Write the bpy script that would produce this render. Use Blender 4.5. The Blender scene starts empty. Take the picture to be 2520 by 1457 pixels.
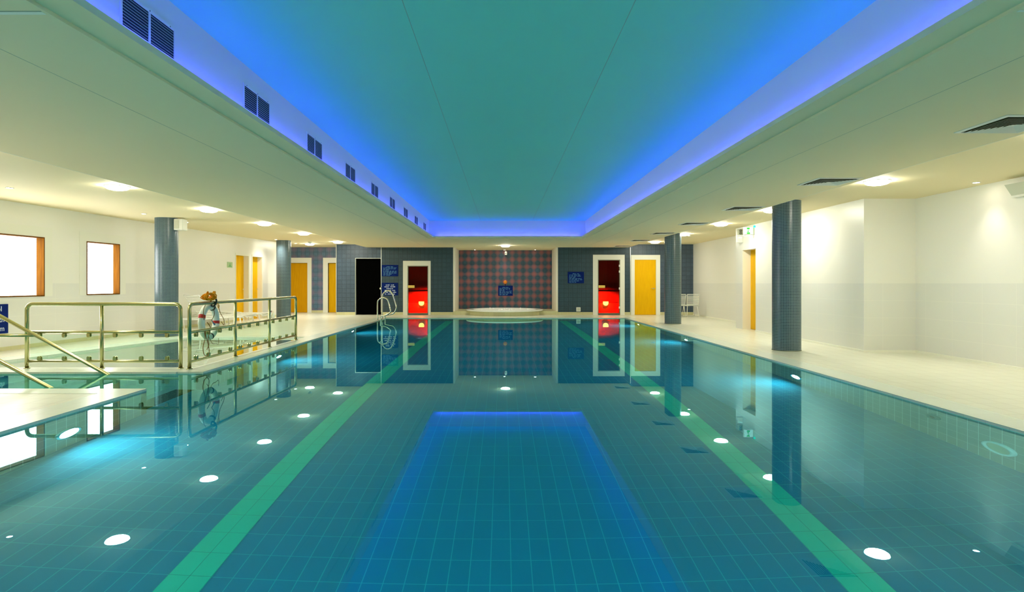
import bpy, bmesh, math, random
from mathutils import Vector, Matrix
random.seed(7)
PI = math.pi
SC = bpy.context.scene
COL = SC.collection

# ------------------------------------------------------------------ camera
cam = bpy.data.cameras.new('camera')
cam.sensor_width = 36.0
cam.lens = 36.0 * 1480.0 / 2520.0
cam.shift_x = 22.0 / 2520.0
cam.shift_y = -31.5 / 2520.0
cam.clip_start = 0.05
camo = bpy.data.objects.new('camera', cam)
COL.objects.link(camo)
camo.location = (0, 0, 1.2)
camo.rotation_euler = (PI / 2, 0, 0)
SC.camera = camo

# ------------------------------------------------------------------ world, exposure
w = bpy.data.worlds.new('world'); SC.world = w
w.use_nodes = True
w.node_tree.nodes['Background'].inputs[0].default_value = (0.5, 0.6, 0.5, 1)
w.node_tree.nodes['Background'].inputs[1].default_value = 0.0
SC.view_settings.view_transform = 'Standard'
SC.view_settings.look = 'None'
SC.view_settings.gamma = 1.0
SC.view_settings.exposure = 1.18
SC.cycles.max_bounces = 14
SC.cycles.diffuse_bounces = 6
SC.cycles.glossy_bounces = 6
SC.cycles.transmission_bounces = 10
SC.cycles.transparent_max_bounces = 12
SC.cycles.sample_clamp_indirect = 4.0
SC.cycles.use_denoising = True
DOME = 56.0        # ceiling dome lights
SPOTW = 13.0       # small ceiling spots, watts
LED = 17.0         # blue cove strip
UW = 78.0         # underwater lights
WARM = (1.0, 0.955, 0.79)

# ------------------------------------------------------------------ materials
MAT = {}
def nt(name):
    m = bpy.data.materials.new(name); m.use_nodes = True
    MAT[name] = m
    return m, m.node_tree.nodes, m.node_tree.links, m.node_tree.nodes['Principled BSDF']
def plain(name, col, rough=0.5, metal=0.0, noise=0.0, scale=6.0, spec=None):
    m, N, L, p = nt(name)
    p.inputs['Base Color'].default_value = (*col, 1)
    p.inputs['Roughness'].default_value = rough
    p.inputs['Metallic'].default_value = metal
    if spec is not None: p.inputs['Specular IOR Level'].default_value = spec
    if noise:
        n = N.new('ShaderNodeTexNoise'); n.inputs['Scale'].default_value = scale
        n.inputs['Detail'].default_value = 3
        tc = N.new('ShaderNodeTexCoord'); L.new(tc.outputs['Object'], n.inputs['Vector'])
        mx = N.new('ShaderNodeMix'); mx.data_type = 'RGBA'
        mx.inputs[6].default_value = (*[c * (1 - noise) for c in col], 1)
        mx.inputs[7].default_value = (*[min(1, c * (1 + noise)) for c in col], 1)
        L.new(n.outputs[0], mx.inputs[0]); L.new(mx.outputs[2], p.inputs['Base Color'])
    return m
def emit(name, col, s):
    m, N, L, p = nt(name)
    p.inputs['Base Color'].default_value = (0.02, 0.02, 0.02, 1)
    p.inputs['Emission Color'].default_value = (*col, 1)
    p.inputs['Emission Strength'].default_value = s
    return m
def brick(name, c1, c2, mo, bw, rh, ms, off=(0, 0), rough=0.25, stagger=0.0, bump=0.0):
    m, N, L, p = nt(name)
    uv = N.new('ShaderNodeUVMap')
    mp = N.new('ShaderNodeMapping'); mp.inputs['Location'].default_value = (-off[0], -off[1], 0)
    L.new(uv.outputs[0], mp.inputs[0])
    b = N.new('ShaderNodeTexBrick'); b.offset = stagger; b.squash = 1.0
    b.inputs['Color1'].default_value = (*c1, 1); b.inputs['Color2'].default_value = (*c2, 1)
    b.inputs['Mortar'].default_value = (*mo, 1)
    b.inputs['Scale'].default_value = 1.0; b.inputs['Mortar Size'].default_value = ms
    b.inputs['Mortar Smooth'].default_value = 0.1
    b.inputs['Brick Width'].default_value = bw; b.inputs['Row Height'].default_value = rh
    L.new(mp.outputs[0], b.inputs['Vector'])
    L.new(b.outputs['Color'], p.inputs['Base Color'])
    p.inputs['Roughness'].default_value = rough
    if bump:
        bm_ = N.new('ShaderNodeBump'); bm_.inputs['Strength'].default_value = bump
        bm_.inputs['Distance'].default_value = 0.002; bm_.invert = True
        L.new(b.outputs['Fac'], bm_.inputs['Height']); L.new(bm_.outputs[0], p.inputs['Normal'])
    return m, N, L, p, b, mp

# walls: painted upper part, tiled dado below camera height with faint joints
def wall_material(name, up, low, line):
    m, N, L, p, b, mp = brick(name, low, low, line, 0.6, 0.3, 0.003, rough=0.35)
    sep = N.new('ShaderNodeSeparateXYZ'); L.new(mp.outputs[0], sep.inputs[0])
    gt = N.new('ShaderNodeMath'); gt.operation = 'GREATER_THAN'; gt.inputs[1].default_value = 1.2
    L.new(sep.outputs[1], gt.inputs[0])
    mx = N.new('ShaderNodeMix'); mx.data_type = 'RGBA'
    L.new(gt.outputs[0], mx.inputs[0]); L.new(b.outputs['Color'], mx.inputs[6])
    mx.inputs[7].default_value = (*up, 1)
    L.new(mx.outputs[2], p.inputs['Base Color'])
    return m
wall_material('painted_wall', (0.87, 0.86, 0.785), (0.795, 0.795, 0.74), (0.86, 0.855, 0.78))
plain('cream_reveal', (0.85, 0.80, 0.68), 0.45, noise=0.02)
plain('ceiling_paint', (0.88, 0.77, 0.49), 0.7, noise=0.015, scale=1.0)
plain('coffer_pool_bounce', (0.24, 0.78, 0.58), 0.7, noise=0.02, scale=1.0)  # teal bounce light from the pool put into the lid's base colour
plain('soffit_paint', (0.78, 0.80, 0.76), 0.7, noise=0.02, scale=1.0)
plain('white_paint', (0.86, 0.86, 0.76), 0.4)
plain('joint_dark', (0.36, 0.40, 0.30), 0.8)
plain('gap_shade', (0.09, 0.11, 0.045), 0.9, spec=0.0)
plain('joint_light', (0.9, 0.9, 0.78), 0.6)
brick('deck_tile', (0.77, 0.775, 0.64), (0.74, 0.745, 0.61), (0.48, 0.46, 0.34), 0.25, 0.25, 0.0028, rough=0.3)
brick('coping_tile', (0.76, 0.83, 0.72), (0.73, 0.80, 0.69), (0.58, 0.64, 0.52), 0.25, 0.25, 0.002, rough=0.25)
brick('skirting_tile', (0.66, 0.64, 0.36), (0.60, 0.58, 0.33), (0.50, 0.48, 0.28), 0.2, 0.2, 0.002, rough=0.3)
brick('pool_tile', (0.001, 0.23, 0.385), (0.002, 0.22, 0.365), (0.03, 0.44, 0.50), 0.1268, 0.25, 0.0026, off=(0.0493, 0.06), rough=0.7)
brick('pool_wall_tile', (0.26, 0.25, 0.19), (0.25, 0.24, 0.18), (0.6, 0.60, 0.50), 0.1268, 0.25, 0.0034, off=(0, -0.02), rough=0.3)
brick('lane_tile', (0.003, 0.62, 0.42), (0.003, 0.60, 0.40), (0.004, 0.30, 0.22), 0.1268, 0.25, 0.002, off=(0.0493, 0.06), rough=0.3)
brick('paddling_tile', (0.42, 0.62, 0.55), (0.40, 0.60, 0.54), (0.6, 0.75, 0.65), 0.1268, 0.25, 0.003, rough=0.3)
brick('column_mosaic', (0.010, 0.035, 0.065), (0.020, 0.060, 0.085), (0.24, 0.34, 0.37), 0.0275, 0.0275, 0.0028, rough=0.28)

def sheet_mosaic(name, c1, c2, mo, alt=None, pitch=0.28, amt=0.8):
    """small mosaic whose sheets vary in tone; alt is a second tile colour laid in regular patches"""
    m, N, L, p, b, mp = brick(name, c1, c2, mo, 0.0275, 0.0275, 0.0022, rough=0.42)
    sh = N.new('ShaderNodeTexBrick'); sh.offset = 0
    sh.inputs['Color1'].default_value = (0.9, 0.9, 0.9, 1); sh.inputs['Color2'].default_value = (1.12, 1.12, 1.12, 1)
    sh.inputs['Mortar'].default_value = (0.55, 0.55, 0.55, 1); sh.inputs['Scale'].default_value = 1
    sh.inputs['Brick Width'].default_value = 0.165; sh.inputs['Row Height'].default_value = 0.165
    sh.inputs['Mortar Size'].default_value = 0.018; sh.inputs['Mortar Smooth'].default_value = 1.0
    L.new(mp.outputs[0], sh.inputs['Vector'])
    mul = N.new('ShaderNodeMix'); mul.data_type = 'RGBA'; mul.blend_type = 'MULTIPLY'; mul.inputs[0].default_value = 0.8
    L.new(b.outputs['Color'], mul.inputs[6]); L.new(sh.outputs['Color'], mul.inputs[7])
    out = mul.outputs[2]
    if alt:
        sep = N.new('ShaderNodeSeparateXYZ'); L.new(mp.outputs[0], sep.inputs[0])
        fs = []
        for k in (0, 1):
            a = N.new('ShaderNodeMath'); a.operation = 'MULTIPLY'; a.inputs[1].default_value = 2 * PI / pitch
            L.new(sep.outputs[k], a.inputs[0])
            s = N.new('ShaderNodeMath'); s.operation = 'SINE'; L.new(a.outputs[0], s.inputs[0])
            t = N.new('ShaderNodeMath'); t.operation = 'MULTIPLY_ADD'; t.inputs[1].default_value = 0.5; t.inputs[2].default_value = 0.5
            L.new(s.outputs[0], t.inputs[0]); fs.append(t)
        av = N.new('ShaderNodeMath'); av.operation = 'ADD'
        L.new(fs[0].outputs[0], av.inputs[0]); L.new(fs[1].outputs[0], av.inputs[1])
        pw = N.new('ShaderNodeMath'); pw.operation = 'MULTIPLY_ADD'
        L.new(av.outputs[0], pw.inputs[0]); pw.inputs[1].default_value = amt * .75; pw.inputs[2].default_value = -0.45 * amt; pw.use_clamp = True
        mx = N.new('ShaderNodeMix'); mx.data_type = 'RGBA'
        L.new(pw.outputs[0], mx.inputs[0]); L.new(out, mx.inputs[6]); mx.inputs[7].default_value = (*alt, 1)
        out = mx.outputs[2]
    L.new(out, p.inputs['Base Color'])
    return m
sheet_mosaic('mosaic_dark', (0.006, 0.032, 0.055), (0.012, 0.048, 0.075), (0.07, 0.12, 0.15))
sheet_mosaic('mosaic_grey', (0.016, 0.048, 0.088), (0.03, 0.066, 0.11), (0.13, 0.17, 0.23))
sheet_mosaic('mosaic_blue', (0.03, 0.12, 0.22), (0.04, 0.14, 0.24), (0.20, 0.26, 0.36), alt=(0.24, 0.16, 0.26), pitch=0.36, amt=0.7)
sheet_mosaic('mosaic_rust', (0.008, 0.075, 0.125), (0.012, 0.09, 0.14), (0.08, 0.09, 0.11), alt=(0.32, 0.10, 0.10), pitch=0.30, amt=0.95)

def wood(name, c1, c2, scale=1.0, rough=0.4, spec=0.5):
    m, N, L, p = nt(name)
    tc = N.new('ShaderNodeTexCoord'); mp = N.new('ShaderNodeMapping')
    mp.inputs['Scale'].default_value = (14 * scale, 14 * scale, 1.2 * scale)
    L.new(tc.outputs['Object'], mp.inputs[0])
    n = N.new('ShaderNodeTexNoise'); n.inputs['Scale'].default_value = 2.0; n.inputs['Detail'].default_value = 5
    L.new(mp.outputs[0], n.inputs['Vector'])
    r = N.new('ShaderNodeValToRGB'); r.color_ramp.elements[0].position = 0.3; r.color_ramp.elements[1].position = 0.7
    r.color_ramp.elements[0].color = (*c1, 1); r.color_ramp.elements[1].color = (*c2, 1)
    L.new(n.outputs[0], r.inputs[0]); L.new(r.outputs[0], p.inputs['Base Color'])
    p.inputs['Roughness'].default_value = rough; p.inputs['Specular IOR Level'].default_value = spec
wood('door_wood', (0.80, 0.42, 0.002), (0.88, 0.50, 0.003), spec=0.08)
wood('door_wood_dark', (0.66, 0.31, 0.002), (0.74, 0.37, 0.003), spec=0.08)
wood('frame_wood', (0.12, 0.045, 0.003), (0.20, 0.075, 0.004), rough=0.6, spec=0.05)
wood('handle_wood', (0.8, 0.55, 0.10), (0.86, 0.62, 0.15))
wood('sauna_wood', (0.30, 0.10, 0.06), (0.38, 0.14, 0.08))

plain('brushed_steel', (0.56, 0.54, 0.28), 0.25, 1.0)
plain('inlet_dark', (0.03, 0.10, 0.09), 0.7)
plain('lens_beige', (0.62, 0.50, 0.28), 0.5)
plain('chrome', (0.80, 0.82, 0.74), 0.1, 1.0)
plain('dark_metal', (0.20, 0.22, 0.16), 0.4, 0.8)
plain('trim_metal', (0.70, 0.74, 0.68), 0.3, 0.6)
plain('white_plastic', (0.84, 0.85, 0.78), 0.35)
plain('pale_plastic', (0.60, 0.62, 0.50), 0.4)
plain('white_acrylic', (0.88, 0.90, 0.84), 0.15)
plain('black', (0.0015, 0.0015, 0.0015), 0.9, spec=0.0)
plain('grille_dark', (0.006, 0.012, 0.03), 0.7)
plain('sign_blue', (0.002, 0.016, 0.15), 0.7, spec=0.1)
plain('sign_white', (0.75, 0.85, 0.95), 0.5)
plain('sign_letter_blue', (0.12, 0.36, 0.62), 0.5)
plain('sign_green', (0.10, 0.40, 0.12), 0.5)
plain('sign_green_pale', (0.42, 0.60, 0.34), 0.5)
plain('red_band', (0.55, 0.02, 0.012), 0.5)
plain('buoy_white', (0.80, 0.88, 0.80), 0.45)
plain('rope_orange', (0.95, 0.36, 0.015), 0.8, noise=0.2, scale=60, spec=0.1)
plain('rope_brown', (0.25, 0.13, 0.02), 0.8)
plain('strap_black', (0.02, 0.04, 0.035), 0.6)
plain('rope_blue', (0.12, 0.30, 0.48), 0.7)
plain('dark_red', (0.12, 0.01, 0.02), 0.4)
plain('orange_plastic', (0.85, 0.22, 0.04), 0.4)
plain('foam', (0.86, 0.90, 0.86), 0.6, noise=0.05, scale=9)
plain('bottle_clear', (0.62, 0.76, 0.74), 0.2)
emit('dome_glow', WARM, DOME)
emit('spot_glow', (1.0, 0.88, 0.7), 30.0)
emit('led_blue', (0.045, 0.045, 1.0), LED)
emit('underwater_glow', (0.80, 1.0, 0.95), UW)
emit('window_glow', (1.0, 0.98, 0.93), 3.6)
emit('exit_white', (0.85, 1.0, 0.8), 0.75)
emit('exit_green', (0.0, 0.75, 0.01), 0.5)
emit('led_teal', (0.0, 0.9, 0.55), 0.9)
emit('sauna_glow', (1.0, 0.75, 0.12), 9.0)

def thin_glass(name, tint, ior=1.45):
    m, N, L, p = nt(name)
    N.remove(p)
    out = N['Material Output']
    tr = N.new('ShaderNodeBsdfTransparent'); tr.inputs[0].default_value = (*tint, 1)
    gl = N.new('ShaderNodeBsdfGlossy'); gl.inputs['Roughness'].default_value = 0.02
    fr = N.new('ShaderNodeFresnel'); fr.inputs[0].default_value = ior
    mx = N.new('ShaderNodeMixShader')
    ge = N.new('ShaderNodeNewGeometry'); inv = N.new('ShaderNodeMath'); inv.operation = 'SUBTRACT'; inv.inputs[0].default_value = 1.0
    L.new(ge.outputs['Backfacing'], inv.inputs[1]); mu = N.new('ShaderNodeMath'); mu.operation = 'MULTIPLY'
    L.new(fr.outputs[0], mu.inputs[0]); L.new(inv.outputs[0], mu.inputs[1])
    L.new(mu.outputs[0], mx.inputs[0]); L.new(tr.outputs[0], mx.inputs[1]); L.new(gl.outputs[0], mx.inputs[2])
    L.new(mx.outputs[0], out.inputs[0])
thin_glass('rail_glass', (0.90, 0.985, 0.94), 1.25)
thin_glass('sauna_glass', (0.62, 0.42, 0.36), 1.2)
m, N, L, p = nt('water')
N.remove(p)
g = N.new('ShaderNodeBsdfGlass'); g.inputs['IOR'].default_value = 1.333; g.inputs['Roughness'].default_value = 0.0
g.inputs['Color'].default_value = (0.46, 0.96, 0.99, 1)
L.new(g.outputs[0], N['Material Output'].inputs[0])

m = MAT['water'].copy(); MAT['pale_water'] = m; m.name = 'pale_water'
m.node_tree.nodes['Glass BSDF'].inputs['Color'].default_value = (0.88, 0.97, 0.93, 1)

# ------------------------------------------------------------------ mesh helpers
class MB:
    def __init__(self):
        self.bm = bmesh.new(); self.uv = self.bm.loops.layers.uv.new('UVMap')
    def _auto(self, f):
        n = f.normal; ax = max(range(3), key=lambda i: abs(n[i]))
        for l in f.loops:
            c = l.vert.co
            l[self.uv].uv = (c.x, c.y) if ax == 2 else ((c.y, c.z) if ax == 0 else (c.x, c.z))
    def faces(self, vs, fs, smooth=False, M=None):
        if M is not None: vs = [M @ Vector(v) for v in vs]
        V = [self.bm.verts.new(v) for v in vs]
        out = []
        for f in fs:
            try: F = self.bm.faces.new([V[i] for i in f])
            except ValueError: continue
            F.smooth = smooth; F.normal_update(); self._auto(F); out.append(F)
        return out
    def box(self, x0, x1, y0, y1, z0, z1, M=None):
        x0, x1 = min(x0, x1), max(x0, x1); y0, y1 = min(y0, y1), max(y0, y1); z0, z1 = min(z0, z1), max(z0, z1)
        vs = [(x0,y0,z0),(x1,y0,z0),(x1,y1,z0),(x0,y1,z0),(x0,y0,z1),(x1,y0,z1),(x1,y1,z1),(x0,y1,z1)]
        self.faces(vs, [(0,3,2,1),(4,5,6,7),(0,1,5,4),(1,2,6,5),(2,3,7,6),(3,0,4,7)], M=M)
        return self
    def prism(self, poly, z0, z1):
        n = len(poly)
        vs = [(x, y, z0) for x, y in poly] + [(x, y, z1) for x, y in poly]
        fs = [tuple(range(n - 1, -1, -1)), tuple(range(n, 2 * n))] + [(i, (i + 1) % n, n + (i + 1) % n, n + i) for i in range(n)]
        self.faces(vs, fs); return self
    def tube(self, pts, r, seg=12, closed=False, cap=True):
        pts = [Vector(p_) for p_ in pts]; n = len(pts)
        rs = r if isinstance(r, (list, tuple)) else [r] * n
        T = []
        for i in range(n):
            a = pts[(i - 1) % n] if (closed or i > 0) else pts[i]
            b = pts[(i + 1) % n] if (closed or i < n - 1) else pts[i]
            T.append((b - a).normalized())
        ref = Vector((0, 0, 1)) if abs(T[0].z) < 0.9 else Vector((1, 0, 0))
        u = T[0].cross(ref).normalized()
        rings = []
        for i in range(n):
            if i > 0:
                u = (u - T[i] * u.dot(T[i])).normalized()
            v = T[i].cross(u)
            rings.append([self.bm.verts.new(pts[i] + (u * math.cos(2*PI*k/seg) + v * math.sin(2*PI*k/seg)) * rs[i]) for k in range(seg)])
        m_ = n if closed else n - 1
        for i in range(m_):
            A, B = rings[i], rings[(i + 1) % n]
            for k in range(seg):
                F = self.bm.faces.new((A[k], A[(k+1) % seg], B[(k+1) % seg], B[k])); F.smooth = True
                F.normal_update(); self._auto(F)
        if cap and not closed:
            for R_ in (rings[0][::-1], rings[-1]):
                F = self.bm.faces.new(R_); F.normal_update(); self._auto(F)
        return self
    def lathe(self, prof, c=(0, 0, 0), seg=32, axis='Z', smooth=True, uvr=None):
        """profile of (radius, height); axis Z up, or X / Y"""
        def P(r, h, a):
            x, y = r * math.cos(a), r * math.sin(a)
            if axis == 'Z': v = (x, y, h)
            elif axis == 'X': v = (h, x, y)
            else: v = (x, h, y)
            return Vector(v) + Vector(c)
        rings = []
        for r, h in prof:
            if r < 1e-6: rings.append([self.bm.verts.new(P(0, h, 0))])
            else: rings.append([self.bm.verts.new(P(r, h, 2*PI*k/seg)) for k in range(seg)])
        for i in range(len(prof) - 1):
            A, B = rings[i], rings[i + 1]
            for k in range(seg):
                a, b = k, (k + 1) % seg
                if len(A) == 1 and len(B) == 1: continue
                if len(A) == 1: vs = (A[0], B[b], B[a])
                elif len(B) == 1: vs = (A[a], A[b], B[0])
                else: vs = (A[a], A[b], B[b], B[a])
                F = self.bm.faces.new(vs); F.smooth = smooth; F.normal_update(); self._auto(F)
                if uvr and len(vs) == 4:
                    us = [k, k + 1, k + 1, k]; hs = [prof[i][1], prof[i][1], prof[i+1][1], prof[i+1][1]]
                    for l, uu, hh in zip(F.loops, us, hs): l[self.uv].uv = (uu / seg * uvr, hh)
        return self
    def build(self, name, mat, parent=None, loc=(0, 0, 0), rot=(0, 0, 0), bevel=0.0, fix=True):
        if fix: bmesh.ops.recalc_face_normals(self.bm, faces=self.bm.faces[:])
        me = bpy.data.meshes.new(name); self.bm.to_mesh(me); self.bm.free()
        me.materials.append(MAT[mat])
        o = bpy.data.objects.new(name, me); COL.objects.link(o)
        o.location = loc; o.rotation_euler = rot
        if parent is not None: o.parent = parent
        if bevel:
            b = o.modifiers.new('bevel', 'BEVEL'); b.width = bevel; b.segments = 2; b.limit_method = 'ANGLE'
        return o

def rounded(pts, r, n=5):
    """round the inner corners of a polyline"""
    P = [Vector(p_) for p_ in pts]; out = [P[0]]
    for i in range(1, len(P) - 1):
        a, b, c = P[i-1], P[i], P[i+1]
        d1, d2 = (a - b), (c - b)
        rr = min(r, d1.length * 0.49, d2.length * 0.49)
        s, e = b + d1.normalized() * rr, b + d2.normalized() * rr
        for k in range(n + 1):
            t = k / n
            out.append(s * (1-t)**2 + b * 2*t*(1-t) + e * t*t)
    out.append(P[-1]); return out
def spline(pts, n=8, closed=False):
    P = [Vector(p_) for p_ in pts]; out = []; m_ = len(P)
    rng = range(m_) if closed else range(m_ - 1)
    for i in rng:
        p0 = P[(i-1) % m_] if (closed or i > 0) else P[i]; p1 = P[i]; p2 = P[(i+1) % m_]
        p3 = P[(i+2) % m_] if (closed or i + 2 < m_) else p2
        for k in range(n):
            t = k / n
            out.append(0.5 * ((2*p1) + (p2-p0)*t + (2*p0-5*p1+4*p2-p3)*t*t + (3*p1-p0-3*p2+p3)*t**3))
    if not closed: out.append(P[-1])
    return out
def tag(o, label, cat=None, group=None, kind=None):
    if label: o['label'] = label
    if cat: o['category'] = cat
    if group: o['group'] = group
    if kind: o['kind'] = kind
    return o
def thing(name, label, cat, loc=(0, 0, 0), rz=0.0, group=None):
    o = bpy.data.objects.new(name, None); COL.objects.link(o)
    o.empty_display_size = 0.1
    o.location = loc; o.rotation_euler = (0, 0, rz)
    return tag(o, label, cat, group)
def struct(o, label=None): return tag(o, label, None, None, 'structure')
def sgroup(name, loc=(0, 0, 0), rz=0.0, label=None):
    o = bpy.data.objects.new(name, None); COL.objects.link(o); o.empty_display_size = 0.1
    o.location = loc; o.rotation_euler = (0, 0, rz); return struct(o, label)
def dup(root, loc, label, rz=None, group=None):
    r = root.copy(); COL.objects.link(r); r.location = loc; r['label'] = label
    if rz is not None: r.rotation_euler = (0, 0, rz)
    if group: r['group'] = group
    def rec(src, dst):
        for ch in list(src.children):
            c = ch.copy(); COL.objects.link(c); c.parent = dst
            rec(ch, c)
    rec(root, r)
    return r
def text_mesh(s, size, mat, parent, name, loc, rot, align='CENTER', depth=0.001):
    c = bpy.data.curves.new('t', 'FONT'); c.body = s; c.size = size; c.extrude = depth; c.align_x = align
    o = bpy.data.objects.new('t', c); COL.objects.link(o)
    bpy.context.view_layer.update()
    me = bpy.data.meshes.new_from_object(o.evaluated_get(bpy.context.evaluated_depsgraph_get()))
    bpy.data.objects.remove(o)
    me.name = name; me.materials.clear(); me.materials.append(MAT[mat])
    q = bpy.data.objects.new(name, me); COL.objects.link(q); q.location = loc; q.rotation_euler = rot; q.parent = parent
    return q
def wall_boxes(mb, a0, a1, z0, z1, openings, place):
    """solid wall cut into boxes round its openings (a0,a1,z0,z1 each); place(a0,a1,z0,z1) adds one box"""
    cuts = sorted({a0, a1, *[o[0] for o in openings], *[o[1] for o in openings]})
    for u, v in zip(cuts[:-1], cuts[1:]):
        mid = (u + v) / 2
        op = [o for o in openings if o[0] < mid < o[1]]
        if not op: place(u, v, z0, z1); continue
        o = op[0]
        if o[2] > z0 + 1e-6: place(u, v, z0, o[2])
        if o[3] < z1 - 1e-6: place(u, v, o[3], z1)

# ------------------------------------------------------------------ levels
ZO, ZM, ZR = 2.67, 2.554, 3.08          # outer ceiling, middle ceiling, recess ceiling
YB = 22.77                               # back wall
XL, XR = -4.05, 4.21                     # pool sides
Y0, Y1 = 0.6, 20.8                       # pool ends
WZ = -0.02                               # water level
PZ = -1.27                               # pool floor
YN = -3.5                                # wall behind the camera
def lwx(y): return -8.86 + 0.0673 * (y - 10.6)

# ------------------------------------------------------------------ floor
CP = 0.35
b = MB()
T = -0.06
def deck(x0, x1, y0, y1): b.box(x0, x1, y0, y1, T, 0)
deck(XR + CP, 9.0, YN - .3, 25.2)                       # right
deck(XL - CP, XR + CP, Y1 + CP, 25.2)                   # far end
deck(XL - CP, XR + CP, YN - .3, Y0 - CP)                # behind camera
deck(-10.6, XL - CP, YN - .3, 6.53)                     # near left
deck(-10.6, -7.75, 6.53, 8.09)
deck(-10.6, -8.2, 8.09, 8.92)
b.prism([(-10.6, 8.92), (-8.2, 8.92), (-7.35, 13.65), (-4.75, 13.65), (-4.75, 25.2), (-10.6, 25.2)], T, 0)
deck(-4.75, XL - CP, 13.65, 25.2)
struct(b.build('floor', 'deck_tile'))

# ------------------------------------------------------------------ main pool
pool = thing('swimming_pool', 'large rectangular swimming pool of teal tiles with two green lane stripes', 'swimming pool', (0, 0, 0))
b = MB(); b.box(XL - .1, XR + .1, Y0 - .1, Y1 + .1, PZ - .1, PZ); b.build('pool_floor', 'pool_tile', pool)
b = MB(); top = -0.055
b.box(XR, XR + .1, Y0 - .1, Y1 + .1, PZ, top)
b.box(XL - .1, XR + .1, Y1, Y1 + .1, PZ, top)
b.box(XL - .1, XR + .1, Y0 - .1, Y0, PZ, top)
b.box(XL - .1, XL, Y0, 6.83, PZ, top)
b.box(XL - .1, XL, 8.12, Y1, PZ, top)
b.build('pool_wall', 'pool_wall_tile', pool)
for x0, x1 in ((-1.979, -1.726), (1.951, 2.205)):
    b = MB(); b.box(x0, x1, Y0, Y1, PZ, PZ + .004); b.build('lane_stripe', 'lane_tile', pool)
# entry bay with steps
b = MB()
b.box(-7.4, XL, 6.73, 6.83, PZ, top); b.box(-7.4, XL, 8.12, 8.22, PZ, top); b.box(-7.5, -7.4, 6.73, 8.22, PZ, top)
b.build('bay_wall', 'paddling_tile', pool)
b = MB()
for i in range(5):
    b.box(-7.4, -6.9 + i * 0.62, 6.83, 8.12, PZ, -0.22 - i * 0.2)
b.build('entry_steps', 'paddling_tile', pool)
b = MB()
b.box(XL, XR, Y0, Y1, 0, 0.0005)
b.bm.free(); b = MB()
b.faces([(-7.4, 6.83, WZ), (XL, 6.83, WZ), (XL, Y0, WZ), (XR, Y0, WZ), (XR, Y1, WZ), (XL, Y1, WZ), (XL, 8.12, WZ), (-7.4, 8.12, WZ)],
        [tuple(range(8))])
o = b.build('water_surface', 'water', pool, fix=False)
tag(o, 'still clear water mirroring the hall')
# coping, one ring of cream tiles
b = MB(); cz0, cz1 = -0.055, 0.003
b.box(XR, XR + CP, Y0 - CP, Y1 + CP, cz0, cz1)
b.box(XL - CP, XR, Y1, Y1 + CP, cz0, cz1)
b.box(XL - CP, XR, Y0 - CP, Y0, cz0, cz1)
b.box(XL - CP, XL, Y0, 6.83, cz0, cz1)
b.box(-7.75, XL - CP, 6.53, 6.83, cz0, cz1)
b.box(-7.75, -7.4, 6.83, 8.12, cz0, cz1)
b.box(-8.2, XL - CP, 8.09, 8.55, cz0, cz1 + .001)
b.box(XL - CP, XL, 8.12, Y1, cz0, cz1)
b.build('coping', 'coping_tile', pool)

# paddling pool behind the railings
pp = thing('paddling_pool', 'shallow pale green paddling pool behind the glass railings', 'swimming pool', (0, 0, 0))
poly = [(-4.40, 8.55), (-4.40, 13.35), (-6.95, 13.35), (-7.85, 8.55)]
b = MB(); b.prism([(-4.3, 8.5), (-4.3, 13.4), (-7.1, 13.4), (-8.0, 8.5)], -0.75, -0.65); b.build('pool_floor', 'paddling_tile', pp)
b = MB()
for i in range(4):
    (x0, y0), (x1, y1) = poly[i], poly[(i + 1) % 4]
    d = Vector((x1 - x0, y1 - y0, 0)); n = Vector((d.y, -d.x, 0)).normalized() * 0.04
    b.faces([(x0, y0, -.65), (x1, y1, -.65), (x1, y1, -.03), (x0, y0, -.03),
             (x0 + n.x, y0 + n.y, -.65), (x1 + n.x, y1 + n.y, -.65), (x1 + n.x, y1 + n.y, -.03), (x0 + n.x, y0 + n.y, -.03)],
            [(0, 1, 2, 3), (4, 7, 6, 5), (3, 2, 6, 7), (0, 4, 5, 1)])
b.build('pool_wall', 'paddling_tile', pp)
b = MB(); b.faces([(x, y, WZ - .01) for x, y in poly], [(3, 2, 1, 0)])
b.build('water_surface', 'pale_water', pp, fix=False)
b = MB()
b.prism([(-4.75, 13.35), (-4.40, 13.35), (-4.40, 13.65), (-7.35, 13.65), (-6.95, 13.35)], cz0, cz1)
b.prism([(-7.85, 8.55), (-6.95, 13.35), (-7.35, 13.65), (-8.2, 8.92), (-8.2, 8.55)], cz0, cz1)
b.build('coping', 'coping_tile', pp)

# underwater lights and inlet
def underwater(x, y, lit, label):
    s = 1 if x < 0 else -1
    t = thing('underwater_light', label, 'pool light', (x, y, -0.8), 0, 'underwater lights in the pool sides')
    b = MB(); b.lathe([(0.17, 0), (0.17, 0.03 * s), (0.135, 0.035 * s), (0.13, 0.01 * s), (0.17, 0)], axis='X', seg=28)
    b.build('bezel', 'chrome' if lit else 'white_plastic', t)
    b = MB(); b.lathe([(0, 0.022 * s), (0.13, 0.015 * s)], axis='X', seg=28)
    b.build('lens', 'underwater_glow' if lit else 'lens_beige', t)
    return t
underwater(XL, 5.58, 1, 'lit round underwater light on left pool side before the entry steps')
underwater(XL, 10.8, 1, 'lit underwater light on left pool side below the glass railing')
underwater(XL, 16.1, 1, 'lit underwater light on left pool side towards the ladder')
underwater(XL, 1.6, 1, 'lit underwater light on left pool side nearest the viewer')
underwater(XR, 1.6, 1, 'lit underwater light on right pool side nearest the viewer')
underwater(XR, 5.09, 0, 'unlit cream underwater light with pale ring in right pool side')
underwater(XR, 8.6, 1, 'lit underwater light on right pool side before the nearest column')
underwater(XR, 13.75, 1, 'lit underwater light on right pool side past the nearest column')
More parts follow.
